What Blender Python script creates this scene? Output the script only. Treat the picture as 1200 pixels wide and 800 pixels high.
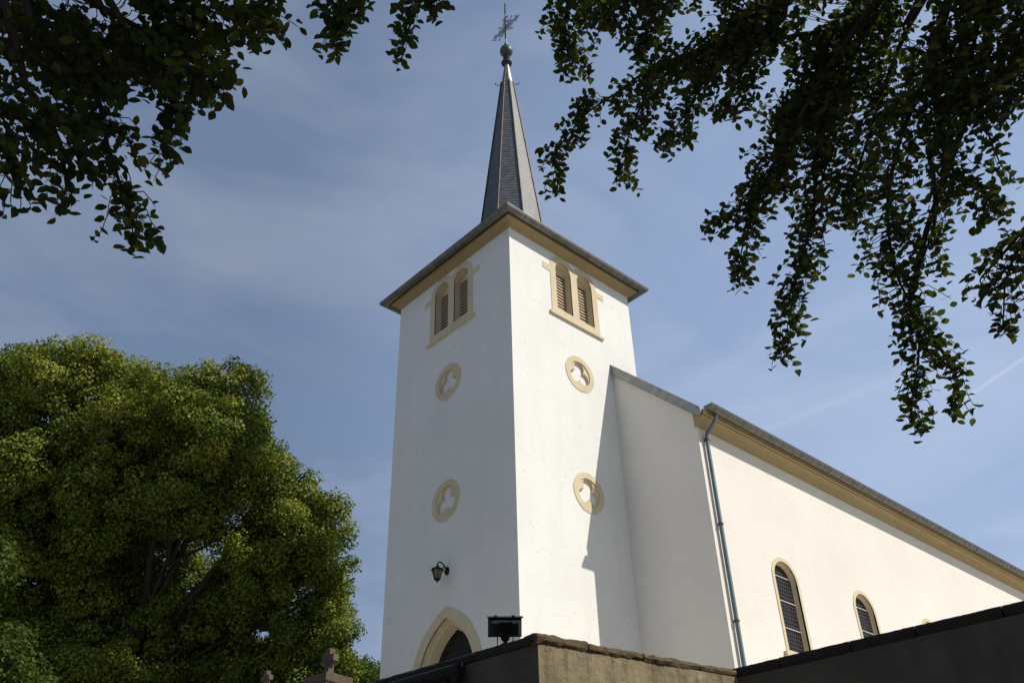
import bpy, bmesh, math, random
import numpy as np
from mathutils import Vector, Matrix, noise
from mathutils.geometry import delaunay_2d_cdt

random.seed(11); RNG = np.random.default_rng(11)
for o in list(bpy.data.objects): bpy.data.objects.remove(o)
S = bpy.context.scene
COL = S.collection
rad = math.radians

# ------------------------------------------------------------------ camera
YAW, PITCH, ROLL = 0.81771, 0.61067, -0.02829
cy, sy, cp, sp = math.cos(YAW), math.sin(YAW), math.cos(PITCH), math.sin(PITCH)
FWD = Vector((cy*cp, sy*cp, sp)); RT0 = Vector((sy, -cy, 0)); UP0 = RT0.cross(FWD)
RT = RT0*math.cos(ROLL) + UP0*math.sin(ROLL); UPV = -RT0*math.sin(ROLL) + UP0*math.cos(ROLL)
cam = bpy.data.cameras.new('camera'); cam.sensor_width = 36; cam.lens = 36*1070.46/1200
cam.clip_start = 0.05; cam.clip_end = 3000
camo = bpy.data.objects.new('camera', cam); COL.objects.link(camo)
CAM = Vector((-12.988, -13.8525, -1.9633))
m = Matrix((RT, UPV, -FWD)).transposed().to_4x4(); m.translation = CAM
camo.matrix_world = m
S.camera = camo

# ------------------------------------------------------------------ sky, sun, exposure
SUN_AZ = math.atan2(-0.870, 0.493)         # direction towards the sun, from +x
SUN_EL = rad(46.0)
SUND = Vector((math.cos(SUN_AZ)*math.cos(SUN_EL), math.sin(SUN_AZ)*math.cos(SUN_EL), math.sin(SUN_EL)))
W = bpy.data.worlds.new("World"); S.world = W; W.use_nodes = True
nt = W.node_tree; nt.nodes.clear()
def N(t, typ, **kw):
    n = t.nodes.new(typ)
    for k, v in kw.items(): setattr(n, k, v)
    return n
out = N(nt, 'ShaderNodeOutputWorld'); bg = N(nt, 'ShaderNodeBackground')
sky = N(nt, 'ShaderNodeTexSky'); sky.sky_type = 'NISHITA'; sky.sun_disc = False
sky.sun_elevation = SUN_EL
sky.sun_rotation = math.pi/2 - SUN_AZ       # Nishita: 0 = +Y, clockwise
sky.altitude = 200; sky.air_density = 1.15; sky.dust_density = 0.6; sky.ozone_density = 1.5
bg.inputs['Strength'].default_value = 0.106
tc = N(nt, 'ShaderNodeTexCoord')
mp = N(nt, 'ShaderNodeMapping'); mp.inputs['Scale'].default_value = (1.3, 1.3, 3.6); mp.inputs['Rotation'].default_value = (0.45, 0.25, 0.4)
nz = N(nt, 'ShaderNodeTexNoise'); nz.inputs['Scale'].default_value = 2.3; nz.inputs['Detail'].default_value = 7; nz.inputs['Roughness'].default_value = 0.52; nz.inputs['Distortion'].default_value = 0.6
rp = N(nt, 'ShaderNodeMapRange'); rp.inputs['From Min'].default_value = 0.42; rp.inputs['From Max'].default_value = 0.72
rp.inputs['To Min'].default_value = 0.0; rp.inputs['To Max'].default_value = 0.62
nt.links.new(tc.outputs['Generated'], mp.inputs['Vector']); nt.links.new(mp.outputs[0], nz.inputs['Vector'])
nt.links.new(nz.outputs['Fac'], rp.inputs['Value'])
mx = N(nt, 'ShaderNodeMix', data_type='RGBA'); mx.inputs['B'].default_value = (2.55, 3.05, 4.1, 1)   # thin cirrus veil
# the veil is brighter towards the eastern horizon
dv = N(nt, 'ShaderNodeVectorMath', operation='DOT_PRODUCT'); nt.links.new(tc.outputs['Generated'], dv.inputs[0]); dv.inputs[1].default_value = (0.90, 0.15, 0.40)
dr = N(nt, 'ShaderNodeMapRange', interpolation_type='SMOOTHSTEP'); nt.links.new(dv.outputs['Value'], dr.inputs['Value'])
dr.inputs['From Min'].default_value = 0.62; dr.inputs['From Max'].default_value = 1.02
vc = N(nt, 'ShaderNodeMix', data_type='RGBA'); vc.inputs['A'].default_value = (1.55, 2.10, 3.25, 1); vc.inputs['B'].default_value = (3.3, 4.3, 6.4, 1)
nt.links.new(dr.outputs[0], vc.inputs['Factor']); hz = N(nt, 'ShaderNodeMix', data_type='RGBA'); hz.inputs['Factor'].default_value = 0.74      # high haze over the clear sky
nt.links.new(sky.outputs[0], hz.inputs['A']); nt.links.new(vc.outputs['Result'], hz.inputs['B'])
cc = N(nt, 'ShaderNodeMix', data_type='RGBA', blend_type='ADD'); cc.inputs['Factor'].default_value = 1; cc.inputs['B'].default_value = (1.6, 1.45, 1.2, 1)
nt.links.new(hz.outputs['Result'], cc.inputs['A']); nt.links.new(cc.outputs['Result'], mx.inputs['B'])
nt.links.new(rp.outputs[0], mx.inputs['Factor']); nt.links.new(hz.outputs['Result'], mx.inputs['A'])
# a contrail: a thin band along a great circle, between two end directions
def contrail(prev, d0, d1, width, strength):
    nrm = d0.cross(d1).normalized(); mid = (d0+d1).normalized(); half = math.acos(max(-1, min(1, d0.dot(mid))))
    def dotn(v):
        n = N(nt, 'ShaderNodeVectorMath', operation='DOT_PRODUCT'); nt.links.new(tc.outputs['Generated'], n.inputs[0]); n.inputs[1].default_value = v; return n.outputs['Value']
    ab = N(nt, 'ShaderNodeMath', operation='ABSOLUTE'); nt.links.new(dotn(nrm), ab.inputs[0])
    r1 = N(nt, 'ShaderNodeMapRange', interpolation_type='SMOOTHSTEP'); nt.links.new(ab.outputs[0], r1.inputs['Value'])
    r1.inputs['From Min'].default_value = width; r1.inputs['From Max'].default_value = width*.15; r1.inputs['To Min'].default_value = 0; r1.inputs['To Max'].default_value = strength
    r2 = N(nt, 'ShaderNodeMapRange', interpolation_type='SMOOTHSTEP'); nt.links.new(dotn(mid), r2.inputs['Value'])
    r2.inputs['From Min'].default_value = math.cos(half); r2.inputs['From Max'].default_value = math.cos(half*.45); r2.inputs['To Min'].default_value = 0; r2.inputs['To Max'].default_value = 1
    mu = N(nt, 'ShaderNodeMath', operation='MULTIPLY'); nt.links.new(r1.outputs[0], mu.inputs[0]); nt.links.new(r2.outputs[0], mu.inputs[1])
    m2 = N(nt, 'ShaderNodeMix', data_type='RGBA'); m2.inputs['B'].default_value = (6.2, 6.4, 6.8, 1)
    nt.links.new(mu.outputs[0], m2.inputs['Factor']); nt.links.new(prev, m2.inputs['A'])
    return m2.outputs['Result']
CT = [Vector(v) for v in [(0.8423, 0.3119, 0.4395), (0.8587, 0.0916, 0.5042), (0.7108, 0.5505, 0.4379), (0.8381, 0.2164, 0.5007)]]
res = contrail(mx.outputs['Result'], CT[0], CT[1], 0.0028, 0.30)
res = contrail(res, CT[2], CT[3], 0.006, 0.09)
nt.links.new(res, bg.inputs['Color']); nt.links.new(bg.outputs[0], out.inputs['Surface'])
W.cycles.sampling_method = 'MANUAL' if hasattr(W.cycles, 'sampling_method') else W.cycles.sampling_method
sun = bpy.data.lights.new('sun', 'SUN'); sun.energy = 4.4; sun.angle = rad(0.53); sun.color = (1.0, 0.922, 0.81)
suno = bpy.data.objects.new('sun', sun); COL.objects.link(suno)
suno.rotation_euler = (-SUND).to_track_quat('-Z', 'Y').to_euler(); suno.location = (20, -40, 40)
S.view_settings.view_transform = 'Standard'; S.view_settings.look = 'None'
S.view_settings.exposure = 0.12; S.view_settings.gamma = 1.0; S.view_settings.use_curve_mapping = False

# ------------------------------------------------------------------ materials
def newmat(name):
    m = bpy.data.materials.new(name); m.use_nodes = True
    t = m.node_tree; b = t.nodes['Principled BSDF']; return m, t, b
def noise_node(t, vec, scale, detail=4, rough=.55, dist=0):
    n = N(t, 'ShaderNodeTexNoise'); n.inputs['Scale'].default_value = scale; n.inputs['Detail'].default_value = detail
    n.inputs['Roughness'].default_value = rough; n.inputs['Distortion'].default_value = dist
    t.links.new(vec, n.inputs['Vector']); return n.outputs['Fac']
def mapping(t, scale=(1,1,1), rot=(0,0,0)):
    c = N(t, 'ShaderNodeTexCoord'); mp = N(t, 'ShaderNodeMapping'); mp.inputs['Scale'].default_value = scale; mp.inputs['Rotation'].default_value = rot
    t.links.new(c.outputs['Object'], mp.inputs['Vector']); return mp.outputs[0]
def remap(t, v, a, b, lo=0., hi=1.):
    r = N(t, 'ShaderNodeMapRange'); t.links.new(v, r.inputs['Value'])
    r.inputs['From Min'].default_value = a; r.inputs['From Max'].default_value = b; r.inputs['To Min'].default_value = lo; r.inputs['To Max'].default_value = hi
    return r.outputs[0]
def mixc(t, f, a, b):
    m = N(t, 'ShaderNodeMix', data_type='RGBA')
    if isinstance(f, (int, float)): m.inputs['Factor'].default_value = f
    else: t.links.new(f, m.inputs['Factor'])
    for k, v in (('A', a), ('B', b)):
        if isinstance(v, tuple): m.inputs[k].default_value = (*v, 1)
        else: t.links.new(v, m.inputs[k])
    return m.outputs['Result']
def math2(t, op, a, b):
    m = N(t, 'ShaderNodeMath', operation=op)
    for i, v in enumerate((a, b)):
        if isinstance(v, (int, float)): m.inputs[i].default_value = v
        else: t.links.new(v, m.inputs[i])
    return m.outputs[0]
def bump(t, b, h, strength, dist=.02, prev=None):
    n = N(t, 'ShaderNodeBump'); n.inputs['Strength'].default_value = strength; n.inputs['Distance'].default_value = dist
    t.links.new(h, n.inputs['Height'])
    if prev is not None: t.links.new(prev, n.inputs['Normal'])
    t.links.new(n.outputs[0], b.inputs['Normal']); return n.outputs[0]

def plaster(name, col, grain, gstr, dirt, vscale=(1,1,1), brush=0.):
    m, t, b = newmat(name)
    v = mapping(t); vs = mapping(t, (1.1, 1.1, .10)); vb = mapping(t, vscale)
    big = noise_node(t, v, .5, 5, .6)
    streak = noise_node(t, vs, 2.6, 6, .62)
    speck = noise_node(t, v, 9, 3, .5)
    fine = noise_node(t, v, 60, 2, .5)
    c = mixc(t, remap(t, big, .35, .7), col, tuple(x*.92 for x in col))
    d1 = (col[0]*.58, col[1]*.62, col[2]*.60)
    c = mixc(t, remap(t, streak, .50, .85, 0, dirt*.6), c, d1)
    c = mixc(t, remap(t, speck, .68, .76, 0, dirt*1.3), c, tuple(x*.38 for x in col))
    c = mixc(t, remap(t, fine, .3, .7, 0, .10), c, tuple(x*.86 for x in col))
    t.links.new(c, b.inputs['Base Color']); b.inputs['Roughness'].default_value = .92; b.inputs['Specular IOR Level'].default_value = .15
    g = noise_node(t, vb, grain, 3, .55, .4)
    p = bump(t, b, g, gstr, .02)
    if brush: bump(t, b, noise_node(t, mapping(t, (.9, .9, 3.2)), 3.2, 5, .6), brush, .05, p)
    return m
M = {}
M['tower_plaster'] = plaster('white_painted_plaster', (.79, .80, .775), 26, .30, .34, (1, 1, 1.8), .10)
M['nave_plaster'] = plaster('white_roughcast', (.77, .745, .70), 19, .62, .16)
M['white_fill'] = plaster('white_infill', (.80, .79, .76), 30, .15, .1)

def stone(name, c1, c2, scale=3, gr=40, bs=.25, dirt=0., dcol=(.05, .045, .035), rough=.85):
    m, t, b = newmat(name); v = mapping(t)
    n1 = noise_node(t, v, scale, 6, .62); n2 = noise_node(t, v, gr, 3, .6)
    c = mixc(t, remap(t, n1, .32, .7), c1, c2)
    c = mixc(t, remap(t, n2, .3, .75, 0, .35), c, tuple(x*.62 for x in c1))
    if dirt: 
        n3 = noise_node(t, mapping(t, (1.6, 1.6, .28)), 2.2, 6, .65)
        c = mixc(t, remap(t, n3, .42, .74, 0, dirt), c, dcol)
    t.links.new(c, b.inputs['Base Color']); b.inputs['Roughness'].default_value = rough; b.inputs['Specular IOR Level'].default_value = .2
    bump(t, b, n2, bs, .02); return m
M['trim'] = stone('ochre_trim', (.69, .60, .43), (.63, .54, .375), 1.5, 50, .08, .22, (.34, .29, .20))
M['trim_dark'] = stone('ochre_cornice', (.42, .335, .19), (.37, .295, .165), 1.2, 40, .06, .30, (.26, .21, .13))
M['boundary'] = stone('weathered_render', (.42, .365, .255), (.24, .195, .115), 3.0, 55, .5, .62, (.10, .078, .045))
def old_render(name):
    m, t, b = newmat(name); v = mapping(t)
    big = noise_node(t, v, 2.4, 7, .68, .5); med = noise_node(t, v, 11, 5, .65); grit = noise_node(t, v, 90, 3, .6)
    runs = noise_node(t, mapping(t, (2.2, 2.2, .22)), 3.4, 6, .66, .3); lim = noise_node(t, mapping(t, (1, 1, .7)), 4.1, 6, .7, .8)
    c = mixc(t, remap(t, big, .36, .64), (.40, .335, .215), (.235, .19, .115))
    c = mixc(t, remap(t, med, .42, .72, 0, .55), c, (.17, .14, .085))
    c = mixc(t, remap(t, lim, .60, .70, 0, .65), c, (.52, .485, .40))
    c = mixc(t, remap(t, runs, .50, .66, 0, .72), c, (.085, .068, .042))
    c = mixc(t, remap(t, grit, .3, .72, 0, .5), c, (.12, .10, .065))
    vo = N(t, 'ShaderNodeTexVoronoi', feature='DISTANCE_TO_EDGE'); vo.inputs['Scale'].default_value = 1.15
    wv = N(t, 'ShaderNodeVectorMath', operation='ADD'); wn = N(t, 'ShaderNodeTexNoise'); wn.inputs['Scale'].default_value = 4; wn.inputs['Detail'].default_value = 5
    t.links.new(v, wn.inputs['Vector']); t.links.new(v, wv.inputs[0]); t.links.new(wn.outputs['Color'], wv.inputs[1]); t.links.new(wv.outputs[0], vo.inputs['Vector'])
    crack = remap(t, vo.outputs['Distance'], .0, .006, 1, 0)
    c = mixc(t, math2(t, 'MULTIPLY', crack, .75), c, (.05, .042, .03))
    t.links.new(c, b.inputs['Base Color']); b.inputs['Roughness'].default_value = .95; b.inputs['Specular IOR Level'].default_value = .1
    p = bump(t, b, grit, .35, .012); p = bump(t, b, med, .5, .03, p); bump(t, b, crack, -.4, .01, p); return m
M['boundary'] = old_render('stained_cracked_render')
M['boundary_dark'] = stone('dirty_shaded_render', (.105, .095, .078), (.07, .062, .05), 2.6, 45, .5, .5, (.03, .027, .022))  # dirty render, with the deep shade on these walls put into its colour
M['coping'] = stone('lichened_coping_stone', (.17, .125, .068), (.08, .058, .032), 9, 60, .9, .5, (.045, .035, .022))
M['coping_dark'] = stone('shaded_coping_stone', (.036, .031, .027), (.024, .021, .019), 7, 50, .8)  # shaded copy of the coping: its darkness is shade painted into the colour
M['monument'] = stone('red_brown_sandstone', (.155, .122, .090), (.085, .066, .05), 6, 45, .5, .5, (.06, .05, .04))

def metal(name, c1, c2, rough, met=.6, scale=4, bs=.05):
    m, t, b = newmat(name); v = mapping(t)
    n1 = noise_node(t, v, scale, 6, .65)
    t.links.new(mixc(t, remap(t, n1, .3, .72), c1, c2), b.inputs['Base Color'])
    t.links.new(remap(t, n1, .3, .7, rough-.08, rough+.1), b.inputs['Roughness']); b.inputs['Metallic'].default_value = met
    bump(t, b, n1, bs, .02); return m
M['zinc'] = metal('weathered_zinc', (.32, .33, .33), (.21, .225, .23), .50, .7)
M['gutter'] = metal('tarnished_gutter_zinc', (.20, .197, .18), (.12, .12, .11), .42, .6)
M['patina'] = metal('blue_green_patina', (.15, .225, .245), (.10, .155, .175), .5, .35)
M['iron'] = metal('black_iron', (.018, .018, .02), (.03, .027, .025), .55, .1)
M['iron_dark'] = metal('dark_painted_steel', (.009, .010, .012), (.016, .017, .019), .75, .0)
for k_ in ('iron_dark', 'iron'): M[k_].node_tree.nodes['Principled BSDF'].inputs['Specular IOR Level'].default_value = .15
M['verdigris'] = metal('verdigris_copper', (.045, .095, .075), (.06, .065, .05), .45, .5, 6)
M['cross_metal'] = metal('grey_green_wrought_iron', (.20, .25, .27), (.11, .14, .15), .5, .5, 8)
M['ridge_lead'] = metal('dark_lead', (.05, .05, .055), (.03, .03, .035), .6, .3)
M['ridge_rust'] = metal('rusty_copper', (.11, .055, .038), (.09, .05, .035), .6, .3)
M['lead_cap'] = metal('pale_lead', (.22, .22, .21), (.12, .115, .105), .5, .5)

def slate(name):
    m, t, b = newmat(name)
    uv = N(t, 'ShaderNodeUVMap'); uv.uv_map = 'UVMap'
    br = N(t, 'ShaderNodeTexBrick'); br.offset = .5; br.inputs['Scale'].default_value = 1
    br.inputs['Brick Width'].default_value = .17; br.inputs['Row Height'].default_value = .135; br.inputs['Mortar Size'].default_value = .008
    br.inputs['Color1'].default_value = (.062, .075, .088, 1); br.inputs['Color2'].default_value = (.13, .147, .162, 1); br.inputs['Mortar'].default_value = (.04, .042, .047, 1)
    br.inputs['Mortar Smooth'].default_value = .2; br.inputs['Bias'].default_value = -.1
    t.links.new(uv.outputs[0], br.inputs['Vector'])
    n = noise_node(t, mapping(t), 2.2, 6, .6)
    c = mixc(t, remap(t, n, .35, .75, 0, .5), br.outputs['Color'], (.09, .10, .10))
    t.links.new(c, b.inputs['Base Color']); b.inputs['Roughness'].default_value = .5
    bump(t, b, br.outputs['Fac'], -.6, .012); return m
M['slate'] = slate('grey_slate')

def simple(name, col, rough=.6, met=0., spec=.5):
    m, t, b = newmat(name); v = mapping(t); n = noise_node(t, v, 12, 4, .6)
    t.links.new(mixc(t, remap(t, n, .3, .7), col, tuple(x*.8 for x in col)), b.inputs['Base Color'])
    b.inputs['Roughness'].default_value = rough; b.inputs['Metallic'].default_value = met; b.inputs['Specular IOR Level'].default_value = spec; return m
M['louvre'] = simple('tan_louvre_board', (.50, .40, .26), .7)
M['dark_void'] = simple('unlit_loft_black', (.006, .005, .005), .9, 0, .1)
M['lamp_glass'] = simple('amber_lamp_glass', (.16, .13, .055), .15)
M['glass_white'] = simple('pale_glazing_bar', (.62, .60, .56), .6)

def leaded(name, cw, ch, base, lead):
    m, t, b = newmat(name)
    uv = N(t, 'ShaderNodeUVMap'); uv.uv_map = 'UVMap'
    br = N(t, 'ShaderNodeTexBrick'); br.offset = .5; br.inputs['Scale'].default_value = 1
    br.inputs['Brick Width'].default_value = cw; br.inputs['Row Height'].default_value = ch; br.inputs['Mortar Size'].default_value = .009
    br.inputs['Mortar Smooth'].default_value = .3
    br.inputs['Color1'].default_value = (*base, 1); br.inputs['Color2'].default_value = (base[0]*1.9, base[1]*1.7, base[2]*1.9, 1); br.inputs['Mortar'].default_value = (*lead, 1)
    t.links.new(uv.outputs[0], br.inputs['Vector']); t.links.new(br.outputs['Color'], b.inputs['Base Color'])
    t.links.new(remap(t, br.outputs['Fac'], 0, 1, .16, .6), b.inputs['Roughness'])
    b.inputs['Specular IOR Level'].default_value = .14; wob = noise_node(t, mapping(t), 7, 2, .5); bump(t, b, wob, .25, .02); return m
M['leaded_glass'] = leaded('leaded_church_glass', .085, .10, (.007, .006, .006), (.075, .07, .07))
M['door_glass'] = leaded('dark_door_glass', .14, .16, (.006, .006, .005), (.03, .03, .026))

def leaf_mat(name, cA, cB, cC, trans, gloss=.45):
    m, t, b = newmat(name)
    a = N(t, 'ShaderNodeAttribute'); a.attribute_name = 'tint'
    r = N(t, 'ShaderNodeValToRGB'); r.color_ramp.elements[0].color = (*cA, 1); r.color_ramp.elements[1].color = (*cC, 1)
    e = r.color_ramp.elements.new(.5); e.color = (*cB, 1)
    t.links.new(a.outputs['Fac'], r.inputs['Fac']); t.links.new(r.outputs[0], b.inputs['Base Color'])
    b.inputs['Roughness'].default_value = gloss; b.inputs['Specular IOR Level'].default_value = .15
    tr = N(t, 'ShaderNodeBsdfTranslucent'); mxs = N(t, 'ShaderNodeMixShader'); mxs.inputs['Fac'].default_value = trans
    hs = N(t, 'ShaderNodeHueSaturation'); hs.inputs['Hue'].default_value = .485; hs.inputs['Saturation'].default_value = 1.15; hs.inputs['Value'].default_value = 1.5
    t.links.new(r.outputs[0], hs.inputs['Color']); t.links.new(hs.outputs[0], tr.inputs['Color'])
    o = t.nodes['Material Output']; t.links.new(b.outputs[0], mxs.inputs[1]); t.links.new(tr.outputs[0], mxs.inputs[2]); t.links.new(mxs.outputs[0], o.inputs['Surface'])
    return m
M['linden_leaf'] = leaf_mat('linden_leaf', (.042, .085, .013), (.150, .195, .030), (.38, .36, .065), .18, .6)
M['bush_leaf'] = leaf_mat('bright_green_leaf', (.045, .09, .016), (.075, .125, .022), (.12, .17, .035), .3)
M['beech_leaf'] = leaf_mat('beech_leaf', (.026, .042, .012), (.042, .064, .016), (.085, .108, .022), .32, .55)
M['green_leaf'] = leaf_mat('mid_green_leaf', (.030, .058, .012), (.055, .085, .015), (.10, .12, .028), .28, .6)
M['bark'] = stone('grey_brown_bark', (.055, .046, .037), (.034, .029, .024), 5, 25, .8)
M['twig'] = stone('dark_twig_bark', (.04, .033, .027), (.03, .025, .02), 6, 40, .3)
M['asphalt'] = stone('pale_bounce_cobbles', (.25, .235, .21), (.19, .18, .16), 1.5, 80, .4)  # street out of view, made pale to bounce light onto the shaded walls
M['gravel'] = stone('pale_bounce_gravel', (.57, .52, .425), (.50, .455, .365), 1.2, 70, .6)  # churchyard surface out of view, kept pale as a warm bounce for the walls
M['grass'] = stone('mown_grass', (.055, .085, .022), (.075, .095, .03), .8, 60, .8)
M['earth'] = stone('bare_earth', (.11, .085, .06), (.08, .06, .045), 1.5, 30, .5)

# ------------------------------------------------------------------ helpers
ORG = {}
def empty(name, loc):
    o = bpy.data.objects.new(name, None); o.empty_display_size = .2; o.location = loc; COL.objects.link(o); ORG[o.name] = Vector(loc); return o
def tag(o, label=None, cat=None, group=None, kind=None):
    if label: o['label'] = label
    if cat: o['category'] = cat
    if group: o['group'] = group
    if kind: o['kind'] = kind
    return o
def link(name, me, mat, parent=None, org=None):
    ob = bpy.data.objects.new(name, me); COL.objects.link(ob)
    if mat is not None: me.materials.append(mat)
    if parent is not None:
        ob.parent = parent; ORG[ob.name] = ORG[parent.name]
    else:
        o = Vector(org or (0, 0, 0)); ob.location = o; ORG[ob.name] = o
    return ob
class MB:
    """collects shapes in world coordinates; build() makes ONE mesh object"""
    def __init__(s): s.bm = bmesh.new(); s.uv = s.bm.loops.layers.uv.new('UVMap')
    def poly(s, pts, uvs=None):
        f = s.bm.faces.new([s.bm.verts.new(p) for p in pts])
        if uvs:
            for l, u in zip(f.loops, uvs): l[s.uv].uv = u
        return f
    def mesh(s, vs, fs, f_uv=None):
        bv = [s.bm.verts.new(v) for v in vs]
        for f in fs:
            try:
                fc = s.bm.faces.new([bv[i] for i in f])
                if f_uv:
                    for l, i in zip(fc.loops, f): l[s.uv].uv = f_uv[i]
            except ValueError: pass
        return bv
    def box(s, a, b, mp=None):
        x0, y0, z0 = a; x1, y1, z1 = b
        vs = [(x0,y0,z0),(x1,y0,z0),(x1,y1,z0),(x0,y1,z0),(x0,y0,z1),(x1,y0,z1),(x1,y1,z1),(x0,y1,z1)]
        if mp: vs = [mp(*v) for v in vs]
        return s.mesh(vs, [(0,3,2,1),(4,5,6,7),(0,1,5,4),(1,2,6,5),(2,3,7,6),(3,0,4,7)])
    def plate(s, outer, holes, w0, w1, mp):
        """flat plate with holes: outlines in (u,v), thickness from w0 to w1 along the normal"""
        loops = [outer]+list(holes); vs = []; ed = []
        for L in loops:
            k = len(vs); vs += [Vector(p) for p in L]; ed += [(k+i, k+(i+1) % len(L)) for i in range(len(L))]
        V, E, F, *_ = delaunay_2d_cdt(vs, ed, [], 1 if not holes else 0, 1e-6)
        def inside(p, L):
            c = False; n = len(L)
            for i in range(n):
                (x0, y0), (x1, y1) = L[i], L[(i+1) % n]
                if (y0 > p[1]) != (y1 > p[1]) and p[0] < (x1-x0)*(p[1]-y0)/(y1-y0)+x0: c = not c
            return c
        tris = []
        for f in F:
            c = sum((V[i] for i in f), Vector((0, 0)))/len(f)
            if inside(c, outer) and not any(inside(c, h) for h in holes): tris.append(f)
        n = len(V)
        pts = [mp(p[0], p[1], w1) for p in V]+[mp(p[0], p[1], w0) for p in V]
        uvs = [(p[0], p[1]) for p in V]*2
        faces = [tuple(f) for f in tris]+[tuple(n+i for i in reversed(f)) for f in tris]
        cnt = {}
        for f in tris:
            for i in range(len(f)):
                e = (f[i], f[(i+1) % len(f)]); cnt[e] = 1
        for (a, b) in cnt:
            if (b, a) not in cnt: faces.append((b, a, n+a, n+b))
        s.mesh(pts, faces, uvs)
    def loft(s, rings, closed=True, caps=False):
        n = len(rings[0]); vs = [p for r in rings for p in r]; fs = []
        for k in range(len(rings)-1):
            for i in range(n if closed else n-1):
                j = (i+1) % n; fs.append((k*n+i, k*n+j, (k+1)*n+j, (k+1)*n+i))
        if caps: fs += [tuple(range(n-1, -1, -1)), tuple((len(rings)-1)*n+i for i in range(n))]
        s.mesh(vs, fs)
    def tube(s, pts, r, n=8, caps=True):
        pts = [Vector(p) for p in pts]
        rs = r if isinstance(r, (list, tuple)) else [r]*len(pts)
        rings = []; prev = None
        for i, p in enumerate(pts):
            d = (pts[min(i+1, len(pts)-1)]-pts[max(i-1, 0)]).normalized()
            if prev is None: a = d.orthogonal().normalized()
            else: a = (prev-d*prev.dot(d)).normalized()
            prev = a; b = d.cross(a)
            rings.append([p+(a*math.cos(2*math.pi*k/n)+b*math.sin(2*math.pi*k/n))*rs[i] for k in range(n)])
        s.loft(rings, True, caps)
    def lathe(s, prof, c, n=24):
        rings = [[(c[0]+r*math.cos(2*math.pi*k/n), c[1]+r*math.sin(2*math.pi*k/n), z) for k in range(n)] for r, z in prof]
        s.loft(rings, True, True)
    def build(s, name, mat, parent=None, org=None, smooth=None, label=None, bevel=0):
        if bevel: bmesh.ops.bevel(s.bm, geom=[e for e in s.bm.edges if len(e.link_faces) == 2 and e.calc_face_angle(0) > .6], offset=bevel, segments=1, affect='EDGES')
        bmesh.ops.recalc_face_normals(s.bm, faces=s.bm.faces)
        o = ORG[parent.name] if parent is not None else Vector(org or (0, 0, 0))
        bmesh.ops.translate(s.bm, verts=s.bm.verts, vec=-o)
        me = bpy.data.meshes.new(name); s.bm.to_mesh(me); s.bm.free()
        if smooth:
            for p in me.polygons: p.use_smooth = True
            me.set_sharp_from_angle(angle=rad(smooth))
        ob = link(name, me, mat, parent, o if parent is None else None)
        if label: ob['label'] = label
        return ob
front = lambda u, v, w: (-w, u, v)              # west face of the tower, u = y, outward -x
south = lambda u, v, w: (u, -w, v)              # south face of the tower, u = x, outward -y
NY = -2.492
navef = lambda u, v, w: (u, NY-w, v)
def arch(cx, hw, z0, zs, n=18):                  # round arch outline, counter-clockwise
    return [(cx-hw, z0), (cx+hw, z0)]+[(cx+hw*math.cos(math.pi*i/n), zs+hw*math.sin(math.pi*i/n)) for i in range(n+1)]
def gothic(cx, hw, z0, zs, rise, n=14):
    R = (hw*hw+rise*rise)/(2*hw); off = R-hw; a = math.asin(rise/R)
    P = [(cx-hw, z0), (cx+hw, z0)]
    P += [(cx-off+R*math.cos(a*i/n), zs+R*math.sin(a*i/n)) for i in range(n+1)]
    P += [(cx+off-R*math.cos(a*i/n), zs+R*math.sin(a*i/n)) for i in range(n-1, -1, -1)]
    return P
def circle(cx, cz, r, n=40): return [(cx+r*math.cos(2*math.pi*i/n), cz+r*math.sin(2*math.pi*i/n)) for i in range(n)]
def trefoil(cx, cz, d, r, n=90):
    P = []
    for i in range(n):
        th = 2*math.pi*i/n; best = 0
        for a in (math.pi/2, math.pi*7/6, math.pi*11/6):
            q = r*r-(d*math.sin(th-a))**2
            if q > 0: best = max(best, d*math.cos(th-a)+math.sqrt(q))
        P.append((cx+best*math.cos(th), cz+best*math.sin(th)))
    return P
def sweep_square(prof, x0, x1, y0, y1):
    """closed profile [(outward, z)] mitred round a rectangle -> rings for loft"""
    return [[(x0-o, y0-o, z), (x1+o, y0-o, z), (x1+o, y1+o, z), (x0-o, y1+o, z)] for o, z in prof]

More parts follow.
